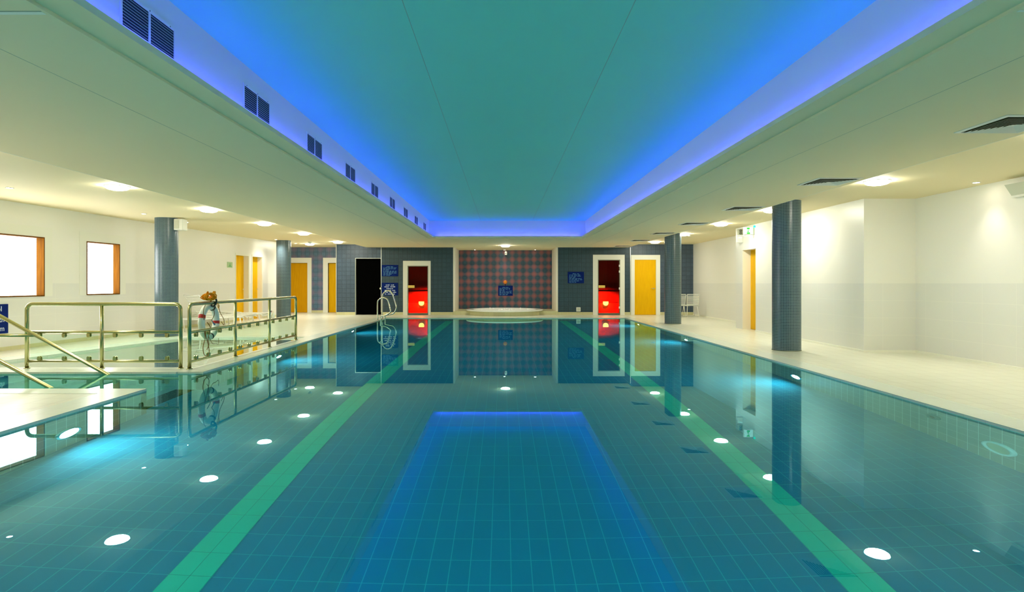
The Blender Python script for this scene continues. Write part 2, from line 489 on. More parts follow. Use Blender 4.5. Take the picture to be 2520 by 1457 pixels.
underwater(XR, 18.6, 1, 'farthest lit underwater light on right pool side')
for x, lab in ((-2.0, 'left'), (0.1, 'middle'), (2.2, 'right')):  # unseen lamps added to brighten the near pool floor
    t = underwater(XR, 0, 1, '%s added underwater fill light, unseen in the pool end wall under the viewer' % lab)
    t.location = (x, Y0, -0.8); t.rotation_euler = (0, 0, -PI / 2)
t = thing('pool_inlet', 'dark round water inlet in right pool wall above the unlit light', 'pool inlet', (XR, 5.88, -0.46))
b = MB(); b.lathe([(0.10, 0), (0.10, -0.02), (0.05, -0.025), (0.045, -0.005)], axis='X', seg=24); b.build('ring', 'inlet_dark', t)
b = MB(); b.lathe([(0, -0.012), (0.056, -0.010)], axis='X', seg=24); b.build('nozzle', 'black', t)

# ------------------------------------------------------------------ ceiling
b = MB(); CT = 3.2
b.box(-10.6, -5.16, YN - .3, 25.2, ZO, CT)
b.box(4.72, 9.0, YN - .3, 25.2, ZO, CT)
b.box(-5.16, -2.28, YN - .3, 25.2, ZM, CT)
b.box(2.54, 4.72, YN - .3, 25.2, ZM, CT)
b.box(-2.28, 2.54, 18.2, 25.2, ZM, CT)
b.box(-2.28, 2.54, YN - .3, -1.2, ZM, CT)
struct(b.build('ceiling', 'ceiling_paint'))
# raised coffer: its own walls and lid, one mesh
b = MB()
b.box(-2.28, -2.22, -1.2, 18.2, ZM + .05, ZR); b.box(2.48, 2.54, -1.2, 18.2, ZM + .05, ZR)
b.box(-2.28, 2.54, 18.13, 18.2, ZM + .05, ZR); b.box(-2.28, 2.54, -1.2, -1.13, ZM + .05, ZR)
struct(b.build('ceiling_coffer_side', 'soffit_paint'))
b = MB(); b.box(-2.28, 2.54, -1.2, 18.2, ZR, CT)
struct(b.build('ceiling_coffer', 'coffer_pool_bounce'))
b = MB()
S0, S1 = ZM + .02, ZM + .05
b.box(-2.28, -2.09, -1.2, 18.2, S0, S1); b.box(2.35, 2.54, -1.2, 18.2, S0, S1)
b.box(-2.09, 2.35, 18.0, 18.2, S0, S1)
b.box(-2.11, -2.09, -1.2, 18.0, S1, S1 + .012); b.box(2.35, 2.37, -1.2, 18.0, S1, S1 + .012)
b.box(-2.09, 2.35, 18.0, 18.02, S1, S1 + .012)
struct(b.build('trim_1', 'ceiling_paint'))
# painted joints in the ceiling boards
b = MB()
for x, z in ((-2.905, ZM), (3.1, ZM), (-0.67, ZR), (0.88, ZR)):
    b.box(x - .0018, x + .0018, -1.1, 18.1 if z == ZR else 22.7, z - .0008, z + .004)
b.box(-5.16, -2.3, 2.99, 3.0, ZM - .0008, ZM + .004)
struct(b.build('trim_2', 'joint_dark'))
b = MB()
b.box(-5.165, -5.155, YN, 22.7, ZM - .001, ZM + .01); b.box(4.715, 4.725, YN, 22.7, ZM - .001, ZM + .01)
b.box(-5.16, -2.3, 3.0, 3.03, ZM - .0012, ZM + .004); b.box(2.56, 4.7, 2.98, 3.0, ZM - .0012, ZM + .004)
struct(b.build('trim_3', 'joint_light'))

# blue cove strips
def led(label, box):
    b = MB(); b.box(*box); o = b.build('led_strip', 'led_blue'); return tag(o, label, 'light strip', 'blue light strips hidden in the coffer edge')
led('blue light strip hidden behind left edge of the raised ceiling', (-2.18, -2.16, -1.0, 17.9, S1, S1 + .01))
led('blue light strip hidden behind right edge of the raised ceiling', (2.42, 2.44, -1.0, 17.9, S1, S1 + .01))
led('blue light strip hidden behind far edge of the raised ceiling', (-2.0, 2.3, 18.06, 18.08, S1, S1 + .01))

# ------------------------------------------------------------------ walls
# left wall, slightly turned; built along its own axis
ang = math.atan(0.0673); ca = math.cos(ang)
def lu(y): return (y - 10.6) / ca                    # distance along the wall for a given depth
LW = sgroup('wall_left', (lwx(10.6), 10.6, 0), -ang)
WT = 0.35
b = MB()
win = [(9.05, 11.53), (12.59, 13.58)]
dors = [(18.70, 19.52), (19.76, 20.46)]
ops = [(lu(a), lu(c), 0.95, 2.08) for a, c in win] + [(lu(a), lu(c), -0.06, 2.11) for a, c in dors]
wall_boxes(b, lu(YN), lu(22.2), -0.06, ZO, ops, lambda u, v, z0, z1: b.box(-WT, 0, u, v, z0, z1))
b.build('wall_panel', 'painted_wall', LW)
b = MB()
cuts = [lu(YN), lu(18.7), lu(19.52), lu(19.76), lu(20.46), lu(22.2)]
for u, v in ((cuts[0], cuts[1]), (cuts[2], cuts[3]), (cuts[4], cuts[5])):
    b.box(0, 0.012, u, v, 0, 0.07)
b.build('skirting', 'skirting_tile', LW)

for i, (a, c) in enumerate(win):
    W = sgroup('window_%d' % (i + 1), (lwx(10.6), 10.6, 0), -ang)
    u, v = lu(a), lu(c); z0, z1 = 0.95, 2.08; R = 0.14
    b = MB(); f = 0.022
    b.box(-R - .05, 0.012, u, u + f, z0, z1); b.box(-R - .05, 0.012, v - f, v, z0, z1)
    b.box(-R - .05, 0.012, u + f, v - f, z0, z0 + f); b.box(-R - .05, 0.012, u + f, v - f, z1 - f, z1)
    b.build('window_frame', 'frame_wood', W)
    b = MB(); b.box(-R - .03, -R, u + f, v - f, z0 + f, z1 - f)
    b.build('window_pane', 'window_glow', W)
    b = MB(); s = 0.19
    for q in ((u - s, u, z0 - .0, z1 + s), (v, v + s, z0, z1 + s), (u, v, z1, z1 + s)):
        b.box(0, 0.006, *q)
    b.build('window_surround', 'white_paint', W)

def leaf_handle(parent, M4):
    pass
for i, (a, c) in enumerate(dors):
    D = sgroup('door_%d' % (i + 1), (lwx(10.6), 10.6, 0), -ang)
    u, v = lu(a), lu(c); R = 0.16
    b = MB(); b.box(-R - .04, -R, u, v, 0.005, 2.08); b.build('door_leaf', 'door_wood', D)
    b = MB(); b.box(-R - .06, 0.015, v, v + .03, 0, 2.14); b.box(-R - .06, 0.015, u - .03, u, 0, 2.14); b.box(-R - .06, 0.015, u, v, 2.08, 2.14)
    b.box(-R, 0, v - .012, v, 0.0, 2.08); b.box(-R, 0, u, u + .012, 0.0, 2.08)
    b.build('door_frame', 'white_paint', D)
    b = MB(); b.tube(rounded([(-R, v - .08, 1.0), (-R + .05, v - .08, 1.0), (-R + .05, v - .19, 1.0)], .02), .009, 8)
    b.build('door_handle', 'chrome', D)

# corridor at the far left
struct(MB().box(-9.95, -9.6, 22.2, 25.0, -0.06, ZO).build('wall_corridor', 'painted_wall'))
struct(MB().box(-9.95, lwx(22.2), 22.2, 22.3, -0.06, ZO).build('wall_corridor_end', 'painted_wall'))
b = MB()
cops = [(-8.85, -8.0, -0.06, 2.03), (-7.16, -6.36, -0.06, 2.03)]
wall_boxes(b, -9.95, -6.28, -0.06, ZO, cops, lambda u, v, z0, z1: b.box(u, v, 24.6, 24.95, z0, z1))
struct(b.build('wall_back_left', 'mosaic_blue'))
def frontal_door(n, x0, x1, ztop, y, fl, fr, ft, wmat, hside, proud=0.02, leafy=0.06, fmat='white_paint'):
    D = sgroup('door_%d' % n, ((x0 + x1) / 2, y, 0))
    cx = (x0 + x1) / 2; a, c = x0 - cx, x1 - cx
    b = MB(); b.box(a + .004, c - .004, leafy, leafy + .04, 0.006, ztop - .004); b.build('door_leaf', wmat, D)
    b = MB()
    if fl: b.box(a - fl, a, -proud, .10, 0.0, ztop + ft)
    if fr: b.box(c, c + fr, -proud, .10, 0.0, ztop + ft)
    b.box(a, c, -proud, .10, ztop, ztop + ft)
    b.build('door_frame', fmat, D)
    if hside:
        hx = (a + .07) if hside < 0 else (c - .07)
        b = MB(); b.tube(rounded([(hx, leafy, 1.0), (hx, leafy - .05, 1.0), (hx - hside * .12, leafy - .05, 1.0)], .02), .009, 8)
        b.lathe([(0, -.012), (.025, -.01), (.025, 0)], c=(hx, leafy, 1.0), axis='Y', seg=16)
        b.build('door_handle', 'chrome', D)
    return D
frontal_door(3, -8.85, -8.0, 2.03, 24.6, .17, .17, .21, 'door_wood_dark', -1)
frontal_door(4, -7.16, -6.36, 2.03, 24.6, .20, 0, .21, 'door_wood', 1, leafy=.10)
struct(MB().box(-9.6, -9.02, 24.585, 24.6, 0, .09).box(-7.83, -7.36, 24.585, 24.6, 0, .09).build('baseboard_back_left', 'skirting_tile'))

# black shower doorway block
b = MB()
wall_boxes(b, -6.31, -4.615, -0.06, ZO, [(-5.585, -4.625, -0.06, 2.14)], lambda u, v, z0, z1: b.box(u, v, YB, YB + .15, z0, z1))
b.box(-6.31, -6.16, YB + .15, 24.6, -0.06, ZO)
struct(b.build('wall_shower_block', 'mosaic_grey'))
b = MB()
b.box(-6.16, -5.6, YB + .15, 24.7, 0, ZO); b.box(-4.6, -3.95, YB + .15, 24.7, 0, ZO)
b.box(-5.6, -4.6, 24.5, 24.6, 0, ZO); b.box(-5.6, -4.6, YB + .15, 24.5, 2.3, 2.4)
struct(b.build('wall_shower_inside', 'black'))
D = sgroup('door_5', (-5.105, YB, 0), label='dark open doorway')
MB().box(-.49, -.475, -.012, .12, 0, 2.15).box(-.475, .475, -.012, .12, 2.135, 2.15).build('door_frame', 'trim_metal', D)
MB().box(-.47, .472, .13, .15, 0.02, 2.13).build('door_leaf', 'black', D)  # black sheet standing in for the darkness inside the open doorway
b = MB(); b.lathe([(0, -.05), (.035, -.045), (.05, -.025), (.035, -.006), (.018, 0)], c=(.475, 0, 1.0), axis='Y', seg=20)
b.build('door_knob', 'chrome', D)

# centre back wall, left of the alcove, with the sauna door
b = MB()
wall_boxes(b, -4.615, -1.89, -0.06, ZM + .1, [(-3.615, -2.83, 0.045, 1.86)], lambda u, v, z0, z1: b.box(u, v, YB, YB + .12, z0, z1))
struct(b.build('wall_back_centre_left', 'mosaic_dark'))
b = MB()
wall_boxes(b, 2.077, 4.82, -0.06, ZO, [(3.585, 4.43, 0.045, 2.09)], lambda u, v, z0, z1: b.box(u, v, YB, YB + .12, z0, z1))
struct(b.build('wall_back_centre_right', 'mosaic_dark'))
b = MB()
wall_boxes(b, 4.82, 7.5, -0.06, ZO, [(4.98, 5.785, -0.06, 2.09)], lambda u, v, z0, z1: b.box(u, v, YB, YB + .12, z0, z1))
struct(b.build('wall_back_right', 'mosaic_grey'))
struct(MB().box(-6.31, -5.6, YB - .012, YB, 0, .105).box(-4.61, -3.79, YB - .012, YB, 0, .105).box(-2.735, -1.895, YB - .012, YB, 0, .105)
       .box(2.082, 3.395, YB - .012, YB, 0, .105).box(4.60, 4.83, YB - .012, YB, 0, .105).box(5.95, 7.2, YB - .012, YB, 0, .105)
       .build('baseboard_back', 'skirting_tile'))
struct(MB().box(-4.625, -4.605, YB - .01, YB + .01, .105, ZM).box(4.81, 4.83, YB - .01, YB + .01, .105, ZM)
       .box(-6.325, -6.305, YB - .01, YB + .01, .105, ZO).build('trim_4', 'trim_metal'))

# alcove
struct(MB().box(-1.89, -1.82, YB - .01, 24.74, .14, ZM).box(2.007, 2.077, YB - .01, 24.74, .14, ZM)
       .box(-1.89, -1.82, YB, 24.74, ZM, ZM + .2).build('wall_alcove_sides', 'cream_reveal'))
struct(MB().box(-1.82, 2.007, 24.74, 24.9, 0, ZM + .1).build('wall_alcove_back', 'mosaic_rust'))
struct(MB().box(-1.89, 2.077, YB - .012, 24.74, 0, .14).build('trim_5', 'skirting_tile'))

# yellow door far right
frontal_door(6, 4.98, 5.785, 2.09, YB, .14, .16, .18, 'door_wood', 1, leafy=.0)

# sauna doors
def sauna_door(n, g0, g1, gtop, f0, f1, ftop, hinges, label):
    cx = (g0 + g1) / 2; a, c = g0 - cx, g1 - cx
    D = sgroup('door_%d' % n, (cx, YB, 0), label=label)
    b = MB()
    b.box(f0 - cx, a, -.025, .02, 0.0, ftop); b.box(c, f1 - cx, -.025, .02, 0.0, ftop); b.box(a, c, -.025, .02, gtop, ftop)
    b.build('door_frame', 'white_paint', D)
    b = MB(); k = .03
    b.box(a, a + k, -.02, .05, .02, gtop); b.box(c - k, c, -.02, .05, .02, gtop); b.box(a + k, c - k, -.02, .05, gtop - k, gtop); b.box(a + k, c - k, -.02, .05, .02, .07)
    b.build('metal_frame', 'dark_metal', D)
    b = MB(); b.box(a + k, c - k, .004, .012, .07, gtop - k); lf_ = b.build('glass_leaf', 'sauna_glass', D)
    b = MB(); b.box(a + .02, a + .27, -.05, -.022, 1.02, 1.12); b.build('door_handle', 'handle_wood', lf_, bevel=.01)
    if hinges:
        for z in (.28, 1.0, 1.64, 1.86):
            b = MB(); b.box(c - .05, c - .01, -.035, -.02, z - .04, z + .04); b.build('hinge', 'white_plastic', lf_)
    # cabin behind
    x0, x1, y1 = a - .55, c + .55, 2.1
    S = sgroup('wall_sauna_%s' % ('left' if cx < 0 else 'right'), (cx, YB, 0))
    b = MB()
    if cx < 0: x0, x1 = a - .27, c + .45
    else: x0, x1 = a - .6, c + .6
    bpy.data.objects.remove(S); b.bm.free()
    for nm, q in (('wall_sauna', (x0 - .05, x0, .12, y1, 0, 2.5)), ('wall_sauna', (x1, x1 + .05, .12, y1, 0, 2.5)), ('wall_sauna', (x0, x1, y1, y1 + .05, 0, 2.5)),
                  ('ceiling_sauna', (x0, x1, .12, y1, 2.4, 2.5)), ('floor_sauna', (x0, x1, .12, y1, 0.001, .02))):
        struct(MB().box(*q).build(nm, 'sauna_wood', loc=(cx, YB, 0)))
    T_ = thing('sauna_bench', 'two-tier wooden sauna bench glowing red behind the %s glass door' % ('left' if cx < 0 else 'right'), 'bench', (cx, YB, .02), 0, 'sauna benches')
    b = MB(); x0 += .01; x1 -= .01; y1 -= .01
    b.box(x0, x1, .95, 1.5, .36, .40); b.build('lower_seat', 'sauna_wood', T_)
    b = MB(); b.box(x0, x1, 1.5, y1, .80, .85); b.build('upper_seat', 'sauna_wood', T_)
    b = MB(); b.box(x0, x1, .97, 1.0, 0, .36); b.build('lower_front', 'sauna_wood', T_)
    b = MB(); b.box(x0, x1, 1.5, 1.53, .40, .80); b.build('upper_front', 'sauna_wood', T_)
    l = thing('sauna_lamp', 'glowing yellow half-round lamp low inside the %s sauna' % ('left' if cx < 0 else 'right'), 'lamp', (cx + .02, YB + .80, .42), 0, 'sauna lamps')
    pts = [(.10 * math.cos(t_), .10 * math.sin(t_)) for t_ in [PI + PI * k / 12 for k in range(13)]]
    pts = [(.1, .06)] + [(-.1, .06)] + pts
    b = MB(); nn = len(pts)
    b.faces([(x, 0, z) for x, z in pts] + [(x, .05, z) for x, z in pts],
            [tuple(range(nn)), tuple(range(2 * nn - 1, nn - 1, -1))] + [(i, (i + 1) % nn, nn + (i + 1) % nn, nn + i) for i in range(nn)])
    b.build('lamp_shade', 'sauna_glow', l)
    b = MB(); b.box(-.03, .03, .05, .17, -.03, .03); b.build('bracket', 'dark_metal', l)
    la = bpy.data.lights.new('sauna_light', 'SPOT'); la.energy = 240; la.color = (1, .010, .003); la.shadow_soft_size = .05
    la.spot_size = math.radians(104); la.spot_blend = .25
    lo = bpy.data.objects.new('sauna_light', la); COL.objects.link(lo); lo.location = (0, -.55, .33); lo.parent = l
    lo.rotation_euler = (math.radians(90 - 42), 0, 0)
    return D
sauna_door(7, -3.615, -2.83, 1.86, -3.785, -2.74, 2.046, False, 'sauna door left of the alcove')
sauna_door(8, 3.585, 4.43, 2.09, 3.40, 4.60, 2.277, True, 'sauna door right of the alcove')

# right walls
struct(MB().box(7.17, 7.5, YN, 10.45, -0.06, ZO).build('wall_right', 'painted_wall'))
b = MB()
wall_boxes(b, 10.45, 16.2, -0.06, ZO, [(14.93, 15.73, -0.06, 2.075)], lambda u, v, z0, z1: b.box(6.27, 7.5, u, v, z0, z1))
struct(b.build('wall_right_middle', 'painted_wall'))
struct(MB().box(7.2, 7.5, 16.2, YB, -0.06, ZO).build('wall_right_far', 'painted_wall'))
struct(MB().box(7.155, 7.17, YN, 10.45, 0, .035).box(6.255, 6.27, 10.45, 14.93, 0, .035).box(6.255, 7.155, 10.435, 10.45, 0, .035)
       .box(7.185, 7.2, 16.2, YB, 0, .035).build('baseboard_right', 'joint_light'))
D = sgroup('door_9', (6.27, 15.33, 0))
MB().box(.20, .24, -.40, .40, .005, 2.07).build('door_leaf', 'door_wood', D)
MB().box(-.01, .20, .385, .40, 0, 2.075).box(-.01, .20, -.40, .40, 2.06, 2.075).build('door_frame', 'white_paint', D)
# wall behind the camera
struct(MB().box(-10.6, 9.0, YN - .3, YN, -0.06, CT).build('wall_near', 'painted_wall'))
# outer shells so no light leaks in
struct(MB().box(7.5, 9.0, YN, 25.2, CT, CT + .1).box(-10.6, 9.0, YN, 25.2, CT, CT + .1).box(-10.6, 9.0, 25.0, 25.2, -.1, CT).build('wall_outer', 'painted_wall'))

# ------------------------------------------------------------------ columns
def column(x, y, label, zt=ZO):
    t = thing('column', label, 'column', (x, y, 0), 0, 'round mosaic columns')
    b = MB(); b.lathe([(.24, 0.012), (.24, zt + .02)], seg=64, uvr=2 * PI * .24); b.build('shaft', 'column_mosaic', t)
    b = MB(); b.lathe([(.246, 0), (.246, .012), (.24, .012)], seg=64); b.build('base_ring', 'dark_metal', t)
column(5.09, 10.80, 'dark blue mosaic column nearest on the right side of the pool')
column(5.04, 17.85, 'dark mosaic column on right deck in front of the white chairs')
column(-7.62, 13.62, 'blue mosaic column beside paddling pool near the windows')
column(-7.57, 20.75, 'blue mosaic column on left deck before the far wooden doors')

# ------------------------------------------------------------------ ceiling dome lights
def dome_proto(loc, label, group):
    t = thing('ceiling_light', label, 'ceiling light', loc, 0, group)
    b = MB(); b.lathe([(.172, 0), (.172, -.008), (.165, -.010)], seg=32); b.build('rim', 'white_plastic', t)
    b = MB(); b.lathe([(.164, -.010), (.155, -.030), (.13, -.046), (.08, -.058), (0, -.063)], seg=32); b.build('diffuser', 'dome_glow', t)
    return t
GL = 'round ceiling lights along the pool sides'
side = [('left', -5.85, (9.12, 11.96, 14.75, 17.65, 21.3), (6.3, 3.4)),
        ('right', 5.38, (8.65, 12.03, 14.85, 17.9, 21.3), (5.6,))]
names = ['nearest', 'second nearest', 'middle', 'fourth', 'farthest']
proto = None
for sd, x, vis, off in side:
    for i, y in enumerate(vis):
        lab = '%s of the five round glowing lights along the %s ceiling' % (names[i], sd)
        if sd == 'right' and i == 3: lab = 'round glowing light in right ceiling hidden behind the second column'
        if proto is None: proto = dome_proto((x, y, ZO), lab, GL)
        else: dup(proto, (x, y, ZO), lab)
    for i, y in enumerate(off):
        if sd == 'left' or True:
            dup(proto, (x, y, ZO), 'round glowing light of the %s ceiling row, number %s beyond the picture edge' % (sd, ['one', 'two', 'three'][i]))
dup(proto, (-7.2, 22.4, ZO), 'round glowing light over the far left corridor doors')
dup(proto, (0.085, 21.55, ZM), 'round glowing light on centre ceiling before the hot tub alcove')

# small spots
def spot_proto(loc, label):
    t = thing('ceiling_spotlight', label, 'spotlight', loc, 0, 'small ceiling spotlights')
    b = MB(); b.lathe([(.055, 0), (.055, -.006), (.042, -.008), (.04, .0)], seg=24); b.build('bezel', 'white_plastic', t)
    b = MB(); b.lathe([(0, -.004), (.041, -.004)], seg=24); b.build('bulb', 'spot_glow', t)
    la = bpy.data.lights.new('spot_beam', 'SPOT'); la.energy = SPOTW; la.color = (1, .92, .82); la.spot_size = math.radians(84); la.spot_blend = 1.0
    la.shadow_soft_size = .04
    lo = bpy.data.objects.new('spot_beam', la); COL.objects.link(lo); lo.location = (0, 0, -.02); lo.parent = t
    return t
sp = spot_proto((-7.6, 9.26, ZO), 'small bright spotlight in ceiling above the large window')
for x, y, z, lab in [(-7.6, 12.72, ZO, 'small spotlight just left of the near left column top'), (-7.63, 14.5, ZO, 'small spotlight right of speaker box on near left column'),
                     (-7.63, 20.2, ZO, 'small spotlight touching left top edge of far left column'), (-7.66, 22.2, ZO, 'small spotlight right of the far left column'),
                     (6.90, 8.77, ZO, 'small spotlight in right ceiling close to the wall corner unit'), (6.72, 7.35, ZO, 'small spotlight beyond the right picture edge over the wall'),
                     (5.9, 12.3, ZO, 'small spotlight behind the near right column washing the wall'),
                     (-1.14, 24.3, ZM, 'left small spotlight in the hot tub alcove ceiling'), (0.06, 24.4, ZM, 'centre small spotlight in the hot tub alcove ceiling'),
                     (1.30, 24.3, ZM, 'right small spotlight in the hot tub alcove ceiling'),
                     (5.75, 18.6, ZO, 'small spotlight in right ceiling past the second column')]:
    q = dup(sp, (x, y, z), lab)
    if x < -7 and y > 20:                      # the far left pair burn brighter
        for ch in q.children:
            if ch.type == 'LIGHT': ch.data = ch.data.copy(); ch.data.energy = SPOTW * 3.5; ch.data.spot_size = math.radians(140)

# ------------------------------------------------------------------ air grilles on the coffer's left side
def grille(loc, label):
    t = thing('air_grille', label, 'air vent', loc, 0, 'air grilles along the raised ceiling')
    b = MB(); L_, H = .29, .115
    b.box(0, .006, -L_, L_, H - .018, H); b.box(0, .006, -L_, L_, -H, -H + .022)
    b.box(0, .006, -L_, -L_ + .02, -H + .022, H - .018); b.box(0, .006, L_ - .012, L_, -H + .022, H - .018); b.box(0, .006, -.01, .01, -H + .022, H - .018)
    gf = b.build('frame', 'soffit_paint', t)
    b = MB(); b.box(0, .0015, -L_ + .01, L_ - .01, -H + .01, H - .01); b.build('dark_backing', 'grille_dark', t)
    b = MB()
    for k in range(10):
        z = -H + .034 + k * .0183
        for y0, y1 in ((-L_ + .02, -.01), (.01, L_ - .012)):
            b.faces([(.0015, y0, z), (.0055, y0, z - .003), (.0055, y1, z - .003), (.0015, y1, z), (.0015, y0, z + .003), (.0055, y0, z), (.0055, y1, z), (.0015, y1, z + .003)],
                    [(0, 1, 2, 3), (4, 7, 6, 5), (1, 5, 6, 2), (0, 4, 5, 1), (3, 2, 6, 7)])
    b.build('louvres', 'trim_metal', t)
    for y in (-L_ + .06, 0, L_ - .06):
        for z in (-H + .01, H - .008):
            b = MB(); b.lathe([(0, .009), (.005, .008), (.005, .005)], c=(0, y, z), axis='X', seg=8)
            b.build('screw', 'dark_metal', gf)
    return t
gp = None
gl = ['nearest and largest', 'second', 'third', 'fourth', 'fifth', 'sixth', 'seventh', 'eighth', 'farthest and smallest']
for i in range(9):
    y = 3.77 + i * 1.655
    lab = '%s louvred air grille in blue-lit left side of raised ceiling' % gl[i]
    if gp is None: gp = grille((-2.22, y, 2.80), lab)
    else: dup(gp, (-2.22, y, 2.80), lab)

# ------------------------------------------------------------------ square diffusers, right ceiling
def diffuser(loc, label):
    t = thing('ceiling_diffuser', label, 'air vent', loc, 0, 'square ceiling diffusers on the right')
    def ring(b, r0, z0, r1, z1):
        vs = [(-r0,-r0,z0),(r0,-r0,z0),(r0,r0,z0),(-r0,r0,z0),(-r1,-r1,z1),(r1,-r1,z1),(r1,r1,z1),(-r1,r1,z1)]
        b.faces(vs, [(0,1,5,4),(1,2,6,5),(2,3,7,6),(3,0,4,7)])
    b = MB(); R = .2885
    ring(b, R, 0, R, -.006); ring(b, R, -.006, R - .035, -.010); ring(b, R - .035, -.010, R - .035, -.001)
    b.build('frame', 'white_plastic', t)
    b = MB(); r = R - .036
    b.faces([(-r, -r, -.0012), (r, -r, -.0012), (r, r, -.0012), (-r, r, -.0012)], [(3, 2, 1, 0)])
    for k in range(7):
        r = R - .052 - k * .031
        ring(b, r, -.0165, r - .021, -.0025)
    b.build('dark_backing', 'gap_shade', t, fix=False)  # dark sheet and blade backs, painted shade between the louvres
    b = MB()
    for k in range(7):
        r = R - .052 - k * .031
        ring(b, r - .0006, -.0175, r - .0206, -.0035)
        ring(b, r + .003, -.0175, r - .0006, -.0175)
    r = R - .052 - 7 * .031
    b.faces([(-r, -r, -.012), (r, -r, -.012), (r, r, -.012), (-r, r, -.012)], [(3, 2, 1, 0)])
    b.build('louvres', 'white_plastic', t, fix=False)
    return t
dl = ['large square ceiling diffuser cut by the right picture edge', 'square ceiling diffuser left of the nearest right ceiling light', 'square ceiling diffuser left of the nearest right column top',
      'square ceiling diffuser between the two right columns', 'square ceiling diffuser over the second right column', 'square ceiling diffuser second from the back wall', 'square ceiling diffuser closest to the back wall']
dp = None
for i, y in enumerate((5.12, 8.0, 10.87, 13.65, 16.3, 19.0, 21.9)):
    if dp is None: dp = diffuser((4.34, y, ZM), dl[i])
    else: dup(dp, (4.34, y, ZM), dl[i])

# ------------------------------------------------------------------ railings
RT = 0.026
def clamp(parent, M4, up):
    """small glass clamp: a rounded lug either side of the pane"""
    b = MB(); s = 1 if up else -1
    for d in (-.022, .008):
        pts = [(-.022, 0), (.022, 0), (.022, .035)] + [(.022 * math.cos(t_), .035 + .022 * math.sin(t_)) for t_ in [PI * k / 8 for k in range(1, 8)]] + [(-.022, .035)]
        n = len(pts)
        vs = [(x, d, s * z) for x, z in pts] + [(x, d + .014, s * z) for x, z in pts]
        b.faces(vs, [tuple(range(n)), tuple(range(2*n-1, n-1, -1))] + [(i, (i+1) % n, n + (i+1) % n, n + i) for i in range(n)], M=M4)
    b.build('glass_clamp', 'brushed_steel', parent)
def railing(label, p0, p1, inner, per, loc_z=0.003):
    """frame from p0 to p1 (x,y); inner = fractions where mid posts stand"""
    d = Vector((p1[0] - p0[0], p1[1] - p0[1], 0)); Ln = d.length; rz = math.atan2(d.y, d.x)
    t = thing('glass_railing', label, 'railing', (p0[0], p0[1], loc_z), rz, 'steel railings with glass panels')
    H = .93 - RT
    b = MB(); b.tube(rounded([(0, 0, 0), (0, 0, H), (Ln, 0, H), (Ln, 0, 0)], .09, 7), RT, 14); b.build('outer_frame', 'brushed_steel', t)
    xs = [0] + [f * Ln for f in inner] + [Ln]
    for x in xs[1:-1]:
        b = MB(); b.tube([(x, 0, 0), (x, 0, H)], RT * .92, 12); b.build('post', 'brushed_steel', t)
    for x in (0, *xs[1:-1], Ln):
        b = MB(); b.lathe([(.042, 0), (.042, .008), (.028, .012)], c=(x, 0, 0), seg=20); b.build('base_plate', 'brushed_steel', t)
    b = MB(); b.tube([(0, 0, .51), (Ln, 0, .51)], .021, 12); b.build('mid_rail', 'brushed_steel', t)
    b = MB(); b.tube([(0, 0, .10), (Ln, 0, .10)], .019, 12); b.build('bottom_rail', 'brushed_steel', t)
    for a, c in zip(xs[:-1], xs[1:]):
        b = MB(); b.box(a + .05, c - .05, -.005, .005, .135, .475); b.build('glass_panel', 'rail_glass', t)
        for k in range(per):
            x = a + (k + .5) * (c - a) / per if per > 3 else a + (.17 + .33 * k) * (c - a)
            clamp(t, Matrix.Translation((x, 0, .115)), True)
            clamp(t, Matrix.Translation((x, 0, .492)), False)
    return t
railing('frontal steel and glass railing between entry steps and paddling pool', (-6.69, 8.45), (-4.53, 8.45), [.487], 3)
railing('steel and glass railing along the pool edge holding the lifebuoy', (-4.37, 8.38), (-4.37, 12.68), [1/3, 2/3], 4)

def handrail(y, x_in, z_slope, label, bar):
    t = thing('handrail', label, 'handrail', (x_in, y, WZ), 0, 'sloping steel handrails of the entry steps')
    s = z_slope; L_ = 1.85 if bar else 1.75
    b = MB()
    b.tube(rounded([(.75, 0, -.75 * s - .35), (.75, 0, -.75 * s), (-L_, 0, L_ * s), (-L_ - .45, 0, L_ * s), (-L_ - .45, 0, .02)], .1, 6), .024, 14)
    b.build('rail_tube', 'brushed_steel', t)
    if bar:
        b = MB(); b.tube([(-.94, 0, .52), (-L_ - .45, 0, .52)], .021, 12); b.build('cross_bar', 'brushed_steel', t)
    return t
handrail(8.06, -5.31, .545, 'longer sloping steel handrail crossing in front of the frontal railing', True)
handrail(7.05, -5.32, .53, 'lower sloping steel handrail nearest the viewer at the entry steps', False)

# ------------------------------------------------------------------ lifebuoy with ropes
lb = thing('lifebuoy', 'white lifebuoy with red bands hanging on the railing', 'lifebuoy', (-4.455, 9.11, .62))
R0, r0 = .228, .048
def ringpt(a, R_=R0, off=0.0): return (off, R_ * math.cos(a), R_ * 1.02 * math.sin(a))
b = MB(); b.tube([ringpt(2*PI*k/56) for k in range(56)], r0, 20, closed=True); b.build('ring_body', 'buoy_white', lb)
for a in (-.10, PI - .36):
    b = MB(); b.tube([ringpt(a + (k - 3) * .035) for k in range(7)], r0 + .0025, 20, cap=False); b.build('red_band', 'red_band', lb)
for a in (PI/2 - .42, -PI/2 + .18):
    b = MB(); b.tube([ringpt(a + (k - 3) * .03) for k in range(7)], r0 + .003, 20, cap=False); b.build('strap', 'strap_black', lb)
b = MB()
b.tube(spline([(.07, .06, .28), (.075, .0, .2), (.07, .02, .1), (.06, -.04, .02)], 8), .005, 6)
b.tube(spline([(.05, .29, -.02), (.04, .40, -.08), (.02, .44, .0), (.0, .36, .12), (.01, .30, .19), (.03, .24, .24)], 8), .005, 6)
b.tube(spline([(.06, -.27, .04), (.07, -.31, .12), (.06, -.28, .2), (.05, -.2, .27)], 8), .005, 6)
b.tube(spline([(.07, -.2, .0), (.08, -.12, -.08), (.075, -.14, -.18)], 8), .006, 6)
